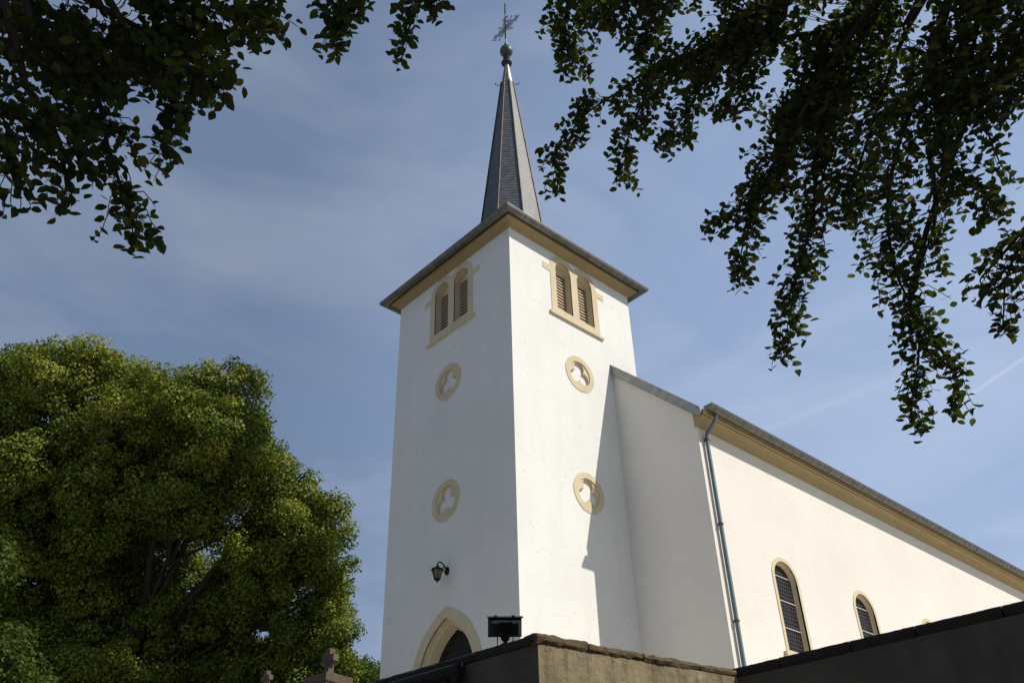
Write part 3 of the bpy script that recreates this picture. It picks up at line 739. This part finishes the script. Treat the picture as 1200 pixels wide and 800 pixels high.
for i in range(6):
    a = math.pi/3*i; b = MB(); q = Vector((lc.x+.18*LS*math.cos(a), lc.y+.18*LS*math.sin(a), lz+.11*LS)); b.tube([q, q+Vector((.03*math.cos(a), .03*math.sin(a), .045))], [.012, .004], 5); b.build('spike', M['iron'], rf)
b = MB(); b.loft([hexr(.145, lz+.098), hexr(.085, lz-.15)], True, True); b.build('lantern_glass', M['lamp_glass'], root)
b = MB()
for i in range(6): 
    a = math.pi/3*i; b.tube([(lc.x+.15*LS*math.cos(a), lc.y+.15*LS*math.sin(a), lz+.10*LS), (lc.x+.088*LS*math.cos(a), lc.y+.088*LS*math.sin(a), lz-.155*LS)], .010, 5)
b.loft([hexr(r, lz+z) for r, z in ((.10, -.145), (.105, -.165), (.06, -.19), (.03, -.215), (.018, -.25), (.004, -.27))], True, True)
b.build('lantern_frame', M['iron'], root)

# ------------------------------------------------------------------ stone crosses by the wall
def monument(x, y, zc, s, label):
    """zc: top of the cap's edge"""
    root = empty('stone_monument', (x, y, -.0)); tag(root, label, 'monument', 'stone monuments beyond the boundary wall')
    a = rad(8); ca, sa = math.cos(a), math.sin(a)
    T = lambda u, v, z: (x+u*ca-v*sa, y+u*sa+v*ca, z)
    h = .27*s
    b = MB(); b.box((-.21*s, -.21*s, -.05), (.21*s, .21*s, zc-.20*s), T); b.build('shaft', M['monument'], root, bevel=.012)
    b = MB(); b.loft([[T(sx*r, sy_*r, zc+z*s) for sx, sy_ in ((-1,-1), (1,-1), (1,1), (-1,1))] for r, z in ((.215*s, -.203), (.245*s, -.17), (.245*s, -.13), (h, -.12), (h+.01, -.005), (h, 0), (.08*s, .075), (.075*s, .08))], True, True)
    b.build('cap', M['monument'], root, bevel=.006)
    b = MB(); t = .055*s; z0 = zc+.078*s; z1 = zc+.46*s; za, zb = zc+.25*s, zc+.355*s; w = .15*s
    b.plate([(-t, z0), (t, z0), (t*.95, za), (w, za), (w, zb), (t*.95, zb), (t*.95, z1), (-t*.95, z1), (-t*.95, zb), (-w, zb), (-w, za), (-t*.95, za)], [], -t, t, lambda u, z, w_: T(w_, u, z))
    b.build('cross', M['monument'], root, bevel=.010)
monument(-6.74, -3.66, 1.19, .78, 'reddish stone monument with moulded cap and cross, the larger one nearest the tower')
monument(-5.95, -.59, 1.76, .68, 'small stone cross monument just showing before the dark linden, left of the larger one')

# ------------------------------------------------------------------ trees
def leaf_object(name, pos, nrm, axis, size, tint, mat, parent, six=False):
    """many folded leaves: numpy arrays of centre, normal, long axis, length, tint"""
    n = len(pos); nrm = nrm/np.linalg.norm(nrm, axis=1, keepdims=True)
    axis = axis-nrm*(axis*nrm).sum(1, keepdims=True); axis /= np.linalg.norm(axis, axis=1, keepdims=True)+1e-9
    side = np.cross(nrm, axis); L = size[:, None]
    if six:
        # base, 3 left, tip, 3 right + midrib fold: two 5-gons
        a = [(-.5, 0, 0), (-.26, .24, .05), (.05, .31, .07), (.30, .19, .05), (.5, 0, -.03), (.30, -.19, .05), (.05, -.31, .07), (-.26, -.24, .05)]
        faces = [(0, 4, 3, 2, 1), (0, 7, 6, 5, 4)]
    else:
        a = [(-.5, 0, 0), (.0, .40, .06), (.5, 0, -.04), (.0, -.40, .06)]; faces = [(0, 3, 2, 1)]
    k = len(a); V = np.empty((n, k, 3)); curl = RNG.normal(1.2, 1.6, n)[:, None]; wid = RNG.uniform(.78, 1.18, n)[:, None]; arc = RNG.normal(0, .16, n)[:, None]
    for i, (u, v, w) in enumerate(a): V[:, i] = pos+axis*L*u+side*L*(v*wid+arc*(.25-u*u))+nrm*L*(w*curl-arc*u*u*1.2)
    ls = np.concatenate([np.array(f) for f in faces]); per = len(ls)
    loops = (np.arange(n)[:, None]*k+ls[None]).ravel()
    tot = np.tile([len(f) for f in faces], n); st = np.concatenate([[0], np.cumsum(tot)[:-1]])
    o = np.array(ORG[parent.name]) if parent is not None else np.zeros(3)
    me = bpy.data.meshes.new(name)
    me.vertices.add(n*k); me.vertices.foreach_set('co', (V.reshape(-1, 3)-o).ravel().astype(np.float32))
    me.loops.add(len(loops)); me.loops.foreach_set('vertex_index', loops.astype(np.int32))
    me.polygons.add(len(tot)); me.polygons.foreach_set('loop_start', st.astype(np.int32)); me.polygons.foreach_set('loop_total', tot.astype(np.int32))
    at = me.attributes.new('tint', 'FLOAT', 'POINT'); at.data.foreach_set('value', np.repeat(tint, k).astype(np.float32))
    me.update(calc_edges=True); me.validate()
    return link(name, me, mat, parent)
def unit(n): v = RNG.normal(size=(n, 3)); return v/np.linalg.norm(v, axis=1, keepdims=True)

def crown(lobes, per_m2, cl_r, leaf, core):
    """leaf clumps spread over lumpy lobes; returns arrays"""
    P, Nn, A, Sz, T = [], [], [], [], []
    cen = np.array([l[0] for l in lobes]); rr_ = np.array([l[1] for l in lobes])
    for c, r in zip(cen, rr_):
        nc = int(4*math.pi*r*r*per_m2)
        d = unit(nc); cr_ = cl_r*RNG.uniform(.6, 1.35, nc)
        c0 = c+d*(r*RNG.uniform(.80, 1.03, nc))[:, None]*np.array([1, 1, .95])
        keep = np.ones(nc, bool)
        for c2, r2 in zip(cen, rr_):
            keep &= (np.linalg.norm(c0-c2, axis=1) > r2*.62)
        c0, d, cr_ = c0[keep], d[keep], cr_[keep]
        for q, dd_, s in zip(c0, d, cr_):
            m_ = int(215*(s/cl_r)**2); u = unit(m_); rad_ = s*RNG.uniform(.25, 1.05, m_)**.6
            off = u*rad_[:, None]; off[:, 2] *= .8
            P.append(q+off); nn = u*.55+dd_*.35+np.array([0, 0, .45])+RNG.normal(size=(m_, 3))*.55
            Nn.append(nn); A.append(unit(m_)+np.array([0, 0, -.5])); Sz.append(leaf*RNG.uniform(.65, 1.3, m_))
            T.append(np.clip(RNG.normal(.46+RNG.normal(0, .14), .11, m_), 0, 1))
        if core:
            m_ = int(core*r**3); u = unit(m_)*(r*.74*RNG.uniform(0, 1, m_)**.4)[:, None]
            P.append(c+u); Nn.append(unit(m_)); A.append(unit(m_)); Sz.append(leaf*1.7*RNG.uniform(.7, 1.3, m_)); T.append(RNG.uniform(0, .6, m_))
    print('crown leaves', sum(len(p) for p in P))
    return [np.concatenate(x) for x in (P, Nn, A, Sz, T)]
def limb(b, p0, p1, r0, r1, sag=.12, n=8, seed=0):
    p0, p1 = Vector(p0), Vector(p1); L = (p1-p0).length; pts = []
    for i in range(n+1):
        t = i/n; q = p0.lerp(p1, t)+Vector((0, 0, 1))*math.sin(math.pi*t)*L*sag*.5
        q += noise.noise_vector(q*.9+Vector((seed, 0, 0)))*L*.05*math.sin(math.pi*t); pts.append(q)
    b.tube(pts, [r0+(r1-r0)*(i/n) for i in range(n+1)], 7)
def broad_tree(name, label, base, fork, lobes, r0, per_m2, cl_r, leaf, core, mat, group=None, nsub=0):
    root = empty(name, base); tag(root, label, 'tree', group)
    b = MB(); b.tube([Vector(base)+Vector((0, 0, -.2)), Vector(base)+Vector((0, 0, .4)), Vector(base).lerp(Vector(fork), .5), fork], [r0*1.5, r0*1.1, r0*.95, r0*.85], 14)
    for i, (c, r) in enumerate(lobes):
        c = Vector(c); limb(b, fork, c, r0*(.45 if i < 5 else .2), r0*.1, .1, 8, i)
        for k in range(5):
            e = c+Vector(unit(1)[0])*r*.8; limb(b, Vector(fork).lerp(c, .7), e, r0*.18, .02, .05, 6, i*7+k)
    b.build('trunk', M['bark'], root, smooth=60)
    sub_ = []
    for c, r in lobes:
        for k in range(int(nsub)):
            d = unit(1)[0]; d[2] = abs(d[2])*.9-.15 if RNG.random() < .35 else d[2]; sub_.append((tuple(np.array(c)+d*r*RNG.uniform(.66, .86)), r*RNG.uniform(.22, .38)))
        sub_.append((c, r*.62))
    leaf_object('crown', *crown(sub_ if nsub else lobes, per_m2, cl_r, leaf, core), mat, root)
    return root
LIND = [((-6.0, 14.8, 13.3), 2.8), ((-3.0, 12.4, 13.1), 2.5), ((-1.6, 11.8, 12.7), 1.5), ((-.1, 11.6, 11.6), 1.5), ((1.3, 11.6, 10.2), 1.5), ((2.2, 11.8, 8.7), 1.4), ((2.5, 12.3, 7.1), 1.4), ((2.6, 13.0, 5.2), 1.5),
        ((.4, 12.4, 9.6), 1.7), ((-2.2, 12.8, 11.0), 2.0), ((-4.6, 14.8, 10.9), 2.4), ((-7.2, 16.4, 10.8), 2.9), ((-8.8, 18.2, 11.4), 3.2), ((-3.2, 16.0, 12.0), 3.4),
        ((-2.4, 18.2, 7.6), 3.4), ((.4, 16.6, 6.2), 2.6), ((-5.2, 19.4, 6.4), 3.8), ((-1.0, 20.2, 4.4), 4.0), ((-9.3, 20.5, 7.0), 3.6), ((-3.2, 17.6, 3.4), 2.2), ((.6, 16.8, 3.0), 2.2), ((1.4, 14.6, 8.2), 2.4), ((.2, 18.0, 8.0), 2.6), ((-1.6, 16.0, 7.0), 2.0), ((-4.0, 16.8, 7.2), 2.3), ((-1.2, 15.0, 4.6), 1.9), ((1.0, 14.8, 5.4), 2.0), ((-3.6, 15.6, 5.0), 2.0), ((-6.4, 18.0, 7.6), 2.4)]
broad_tree('linden_tree', 'huge rounded linden with yellow green sunlit top left of the tower', (-2.2, 16.4, 1.3), (-2.2, 16.4, 4.6), LIND, .40, 1.9, .46, .100, 70, M['linden_leaf'], None, 17)
broad_tree('garden_tree', 'small bright green tree between the linden and the tower, low by its left edge', (4.7, 13.2, 1.3), (4.7, 13.2, 3.0), [((4.5, 13.0, 5.6), 1.3), ((5.5, 13.5, 6.1), 1.4), ((4.8, 14.4, 4.8), 1.7), ((3.9, 12.5, 4.8), 1.0)], .12, 2.2, .4, .11, 40, M['bush_leaf'], None, 8)
broad_tree('garden_tree', 'darker low tree at the bottom left corner in front of the linden', (-9.2, 5.6, .8), (-9.1, 5.6, 2.0), [((-8.9, 5.4, 3.3), 1.35), ((-9.8, 5.9, 3.8), 1.6), ((-8.6, 5.8, 2.2), 1.2), ((-9.7, 4.8, 2.4), 1.3)], .13, 2.2, .4, .09, 40, M['green_leaf'], None, 8)

# overhanging beeches: hand-laid boughs (tree, bough points, foliage radius at root and tip)
BOUGHS = [
    ('L', [(-13.07, -10.38, 1.5), (-12.71, -10.56, 1.55), (-12.41, -10.7, 1.54), (-12.21, -10.85, 1.54), (-12.05, -10.98, 1.5)], 0.275, 0.06),
    ('L', [(-12.88, -10.57, 2.2), (-12.49, -10.68, 2.12), (-12.14, -10.83, 2.05), (-11.92, -11.07, 2.05)], 0.297, 0.084),
    ('L', [(-12.28, -10.7, 2.61), (-12.03, -10.76, 2.48), (-11.89, -10.76, 2.32), (-11.86, -10.76, 2.19)], 0.157, 0.04),
    ('L', [(-13.04, -10.44, 1.13), (-12.84, -10.49, 1.08), (-12.64, -10.6, 1.08), (-12.5, -10.69, 1.06)], 0.258, 0.103),
    ('L', [(-12.79, -10.52, 1.62), (-12.48, -10.52, 1.45), (-12.32, -10.46, 1.22), (-12.15, -10.41, 0.97), (-12.04, -10.42, 0.90)], 0.284, 0.046),
    ('L', [(-12.95, -10.46, 1.98), (-12.72, -10.44, 1.89), (-12.48, -10.5, 1.85), (-12.24, -10.63, 1.86), (-12.11, -10.82, 1.91)], 0.291, 0.14),
    ('L', [(-12.91, -10.67, 0.92), (-12.75, -10.61, 0.85), (-12.64, -10.54, 0.75), (-12.59, -10.5, 0.7)], 0.121, 0.028),
    ('L', [(-12.74, -10.5, 1.32), (-12.53, -10.43, 1.17), (-12.45, -10.38, 1.05), (-12.39, -10.35, 0.96)], 0.176, 0.039),
    ('L', [(-12.44, -10.63, 1.82), (-12.24, -10.61, 1.68), (-12.11, -10.56, 1.51), (-12.12, -10.48, 1.34)], 0.21, 0.054),
    ('L', [(-12.58, -10.59, 1.93), (-12.29, -10.65, 1.86), (-12.1, -10.65, 1.73), (-12.06, -10.7, 1.67)], 0.214, 0.064),
    ('L', [(-13.18, -10.05, 2.15), (-12.86, -10.08, 2.13), (-12.59, -10.1, 2.08), (-12.4, -10.11, 2.02)], 0.314, 0.206),
    ('L', [(-11.81, -11.05, 2.62), (-11.64, -11.03, 2.48), (-11.54, -11.0, 2.35), (-11.53, -10.95, 2.22)], 0.154, 0.045),
    ('L', [(-11.57, -11.27, 2.68), (-11.52, -11.17, 2.53), (-11.5, -11.11, 2.4), (-11.5, -11.09, 2.31)], 0.113, 0.059),
    ('L', [(-11.18, -11.45, 2.88), (-11.17, -11.28, 2.71), (-11.17, -11.12, 2.53), (-11.15, -11.02, 2.38)], 0.149, 0.041),
    ('L', [(-11.16, -11.42, 2.86), (-11.16, -11.31, 2.72), (-11.11, -11.31, 2.62), (-11.1, -11.34, 2.55)], 0.085, 0.036),
    ('R', [(-9.75, -11.63, 4.31), (-9.84, -11.34, 4.12), (-9.79, -11.12, 3.88), (-9.68, -11.04, 3.66), (-9.65, -11.04, 3.51)], 0.311, 0.078),
    ('R', [(-9.09, -12.43, 3.92), (-9.5, -11.83, 3.84), (-9.71, -11.52, 3.68), (-9.8, -11.41, 3.52)], 0.336, 0.165),
    ('R', [(-8.39, -12.89, 3.23), (-8.82, -12.32, 3.31), (-9.14, -11.83, 3.26), (-9.41, -11.51, 3.2), (-9.59, -11.16, 3.01), (-9.68, -10.86, 2.77), (-9.63, -10.76, 2.52)], 0.17, 0.054),
    ('R', [(-8.79, -12.13, 3.5), (-9.02, -11.85, 3.47), (-9.24, -11.55, 3.4), (-9.23, -11.22, 3.14), (-9.23, -11.11, 2.97), (-9.15, -10.98, 2.72)], 0.265, 0.05),
    ('R', [(-9.08, -12.31, 3.38), (-9.12, -11.96, 3.24), (-9.13, -11.73, 3.09), (-9.11, -11.47, 2.89), (-9.17, -11.34, 2.8)], 0.286, 0.062),
    ('R', [(-8.92, -12.34, 3.4), (-8.99, -12.07, 3.24), (-8.99, -11.89, 3.05), (-9.01, -11.77, 2.88)], 0.258, 0.062),
    ('R', [(-8.59, -13.05, 3.42), (-8.6, -12.62, 3.22), (-8.56, -12.2, 2.93), (-8.55, -11.81, 2.62), (-8.63, -11.53, 2.41), (-8.74, -11.39, 2.3)], 0.458, 0.055),
    ('R', [(-8.67, -12.08, 2.7), (-8.63, -11.74, 2.42), (-8.58, -11.5, 2.14), (-8.55, -11.34, 1.9)], 0.247, 0.048),
    ('R', [(-8.6, -12.58, 3.07), (-8.48, -12.15, 2.69), (-8.33, -11.93, 2.3), (-8.27, -11.7, 1.96), (-8.26, -11.53, 1.67), (-8.26, -11.38, 1.38)], 0.394, 0.053),
    ('R', [(-8.52, -12.77, 3.71), (-8.4, -12.42, 3.4), (-8.39, -12.1, 3.15), (-8.44, -11.92, 3.0)], 0.546, 0.262),
    ('R', [(-8.42, -12.87, 3.12), (-8.32, -12.54, 2.81), (-8.23, -12.24, 2.47), (-8.19, -12.01, 2.18)], 0.387, 0.123),
    ('R', [(-8.79, -13.31, 2.83), (-8.61, -12.97, 2.52), (-8.52, -12.65, 2.25), (-8.4, -12.4, 1.93), (-8.24, -12.27, 1.55), (-8.1, -12.22, 1.19), (-8.04, -12.06, 0.86), (-7.98, -12.04, 0.70)], 0.359, 0.061),
    ('R', [(-8.13, -12.23, 1.36), (-8.04, -12.28, 1.12), (-7.98, -12.31, 0.89), (-7.93, -12.26, 0.72)], 0.16, 0.055),
    ('R', [(-8.76, -13.03, 2.49), (-8.52, -12.86, 2.15), (-8.37, -12.81, 1.89), (-8.28, -12.91, 1.72), (-8.25, -12.9, 1.59)], 0.319, 0.056),
    ('R', [(-8.35, -12.72, 2.15), (-8.21, -12.59, 1.84), (-8.17, -12.44, 1.62), (-8.2, -12.36, 1.51)], 0.206, 0.057),
    ('R', [(-8.2, -13.41, 1.46), (-8.3, -13.12, 1.41), (-8.34, -12.9, 1.28), (-8.38, -12.74, 1.15), (-8.42, -12.72, 1.07)], 0.121, 0.047),
    ('R', [(-8.3, -13.29, 1.41), (-8.34, -13.0, 1.28), (-8.33, -12.83, 1.1), (-8.29, -12.7, 0.85)], 0.13, 0.047),
    ('R', [(-8.64, -13.6, 2.99), (-8.55, -13.32, 2.71), (-8.46, -13.07, 2.39), (-8.42, -13.03, 2.15)], 0.493, 0.203),
    ('R', [(-8.27, -13.83, 2.93), (-8.27, -13.46, 2.73), (-8.23, -13.26, 2.48), (-8.21, -13.19, 2.24)], 0.445, 0.149),
    ('R', [(-9.29, -12.04, 4.19), (-9.33, -11.72, 3.98), (-9.33, -11.52, 3.78), (-9.35, -11.38, 3.61)], 0.311, 0.133),
    ('R', [(-8.75, -12.86, 3.77), (-8.9, -12.39, 3.66), (-9.0, -12.14, 3.53), (-9.17, -11.96, 3.47)], 0.37, 0.193),
    ('R', [(-8.27, -13.32, 2.63), (-8.21, -13.07, 2.43), (-8.12, -13.01, 2.2), (-8.02, -13.0, 1.98)], 0.099, 0.018),

]
def beech(code, name, label, base, fork, extra, upper, leaf):
    root = empty(name, base); tag(root, label, 'tree', 'beeches overhanging the street')
    wood = MB(); tw = MB(); P, Nn, A, Sz, T = [], [], [], [], []
    B0, Fk = Vector(base), Vector(fork)
    wood.tube([B0+Vector((0, 0, -.2)), B0+Vector((0, 0, .5)), B0.lerp(Fk, .5), Fk, Fk+Vector((.1, 0, 3)), Fk+Vector((0, .2, 7.5))], [.55, .40, .36, .33, .2, .06], 14)
    rg = random.Random(len(code)+ord(code))
    def twig(p, d, n, size, t0):
        """a leafy twig: alternate leaves in a flat spray"""
        p = Vector(p); pts = [p.copy()]; d = d.normalized()
        for i in range(n):
            d = (d+Vector((rg.gauss(0, .16), rg.gauss(0, .16), rg.gauss(-.06, .13)))).normalized(); p = p+d*(size*.52); pts.append(p.copy())
            sd = d.cross(Vector((0, 0, 1))); sd = sd.normalized() if sd.length > .05 else Vector((1, 0, 0))
            s = 1 if i % 2 else -1
            ax = (d*.55+sd*s*.85+Vector((rg.gauss(0, .2), rg.gauss(0, .2), rg.gauss(-.25, .25)))).normalized()
            nn = Vector((rg.gauss(0, .42), rg.gauss(0, .42), 1))
            sz = size*rg.uniform(.72, 1.18)
            P.append(p+ax*sz*.58); Nn.append(nn); A.append(ax); Sz.append(sz); T.append(min(1, max(0, t0+rg.gauss(0, .22))))
        tw.tube(pts, [.0026]*(len(pts)-1)+[.001], 3, False)
    def bough(pts, r0, r1, dens, wr=.016):
        pts = [Vector(p) for p in pts]
        # smooth the polyline
        fine = []
        for i in range(len(pts)-1):
            a, b_, c, d_ = pts[max(i-1, 0)], pts[i], pts[i+1], pts[min(i+2, len(pts)-1)]
            for k in range(8):
                t = k/8; fine.append(.5*((2*b_)+(c-a)*t+(2*a-5*b_+4*c-d_)*t*t+(3*b_-a-3*c+d_)*t**3))
        fine.append(pts[-1]); fine = fine[:-2] if len(fine) > 20 else fine; n = len(fine)
        fine = [q+noise.noise_vector(q*3.1)*.03*(i/n) for i, q in enumerate(fine)]
        tw.tube(fine, [wr*(1-i/n)+.002 for i in range(n)], 5)
        for i in range(n-1):
            q0, q1 = fine[i], fine[i+1]; L = (q1-q0).length; t = i/(n-1); R = r0+(r1-r0)*t
            cnt = dens*(.68+.95*t)*L*(2*R)/(leaf*leaf*.45)/6
            cnt = int(cnt)+(1 if rg.random() < cnt-int(cnt) else 0)
            d = (q1-q0).normalized()
            for _ in range(cnt):
                u = Vector(unit(1)[0]); u = (u-d*u.dot(d)*.7); off = u*R*rg.uniform(.0, .8)
                s = q0.lerp(q1, rg.random()); st = s+off
                if off.length > .05: tw.tube([s-d*.03, s.lerp(st, .5)+Vector((0, 0, .01)), st], .003, 3, False)
                dr = d*.7+u*.55+Vector((0, 0, -.38))
                twig(st, dr, rg.choice((3, 4, 5)), leaf, rg.uniform(.15, .75))
        twig(fine[-1], (fine[-1]-fine[-3])+Vector((0, 0, -.02)), 2, leaf, .5)
        return fine[0]
    starts = []
    for c, pts, r0, r1 in BOUGHS:
        if c == code: starts.append((bough(pts, r0*.92, r1*1.5, (2.6 if code == 'L' else 2.5) if r0 > .11 else 2.5), .02))
    for (c, r) in extra:                          # unseen rest of the crown above and behind, added to darken the boughs
        c = Vector(c)
        for k in range(12):
            u = Vector(unit(1)[0]); p0 = c+u*r*.2; p1 = c+u*r*.7+Vector((0, 0, -.1)); p2 = c+u*r+Vector((0, 0, -.35))
            bough([p0, p1, p2], r*.30, r*.16, .55, .02)
        starts.append((c, .05))
    for i, (p, r) in enumerate(starts):
        if r > .03: limb(wood, Fk+Vector((0, 0, min(6, max(.2, (p.z-Fk.z)*.45)))), p, .10, r*.8, .16, 10, i)
        else:
            e = min((Vector(c) for c, _ in extra), key=lambda c: (c-p).length); limb(wood, e, p, .035, .016, .1, 8, i)
    Q = crown(upper, .5, .8, .13, 10)  # unseen upper crown, added to block sky light from the tower front
    for q, lst in zip(Q, (P, Nn, A, Sz, T)): lst += list(q)
    for i, (c, r) in enumerate(upper): limb(wood, Fk+Vector((0, 0, 3)), c, .14, .03, .1, 8, i)
    wood.build('trunk', M['bark'], root, smooth=60)
    tw.build('twigs', M['twig'], root)
    leaf_object('foliage', np.array([tuple(p) for p in P]), np.array([tuple(p) for p in Nn]), np.array([tuple(p) for p in A]), np.array(Sz), np.array(T), M['beech_leaf'], root, True)
    print(name, len(P), 'leaves')
beech('L', 'beech_tree', 'dark beech boughs hanging into the upper left of the sky, coarse leaves in silhouette', (-17.2, -10.6, -3.6), (-17.0, -10.6, .6),
      [((-13.8, -10.6, 3.0), 1.2), ((-14.4, -11.4, 3.9), 1.5), ((-15.5, -10.2, 3.2), 1.7), ((-13.0, -11.6, 4.3), 1.2), ((-16.8, -12.0, 4.2), 1.8), ((-15.2, -9.0, 4.6), 1.7), ((-17.4, -9.2, 3.6), 1.6), ((-16.2, -10.8, 6.2), 1.9), ((-12.4, -12.4, 3.9), .9)],
      [((-17, -11, 8.5), 3.2), ((-18, -13.5, 6.5), 2.6), ((-14.8, -12, 8.2), 2.4)], .059)
beech('R', 'beech_tree', 'large beech with long drooping leafy boughs filling the upper right, beside the spire', (-9.6, -19.2, -3.6), (-9.6, -19.0, .9),
      [((-8.6, -14.6, 4.2), 1.3), ((-9.6, -13.6, 5.2), 1.3), ((-8.2, -15.8, 3.4), 1.4), ((-10.6, -14.9, 5.0), 1.4), ((-9.4, -16.6, 4.8), 1.7), ((-7.8, -17.4, 4.4), 1.6), ((-11.2, -17.2, 4.6), 1.7), ((-9.6, -18.4, 6.4), 2.0), ((-10.8, -20.2, 4.4), 1.8), ((-8.2, -20.0, 4.4), 1.7)],
      [((-10, -19, 9.5), 3.6), ((-12.6, -17.6, 8.0), 2.8), ((-8.4, -17.8, 8.2), 2.4), ((-13, -21, 6.5), 3.2), ((-9.5, -22, 8), 3.4), ((-10.5, -19.5, 13), 3.2), ((-11.2, -16.2, 9.2), 2.2)], .060)
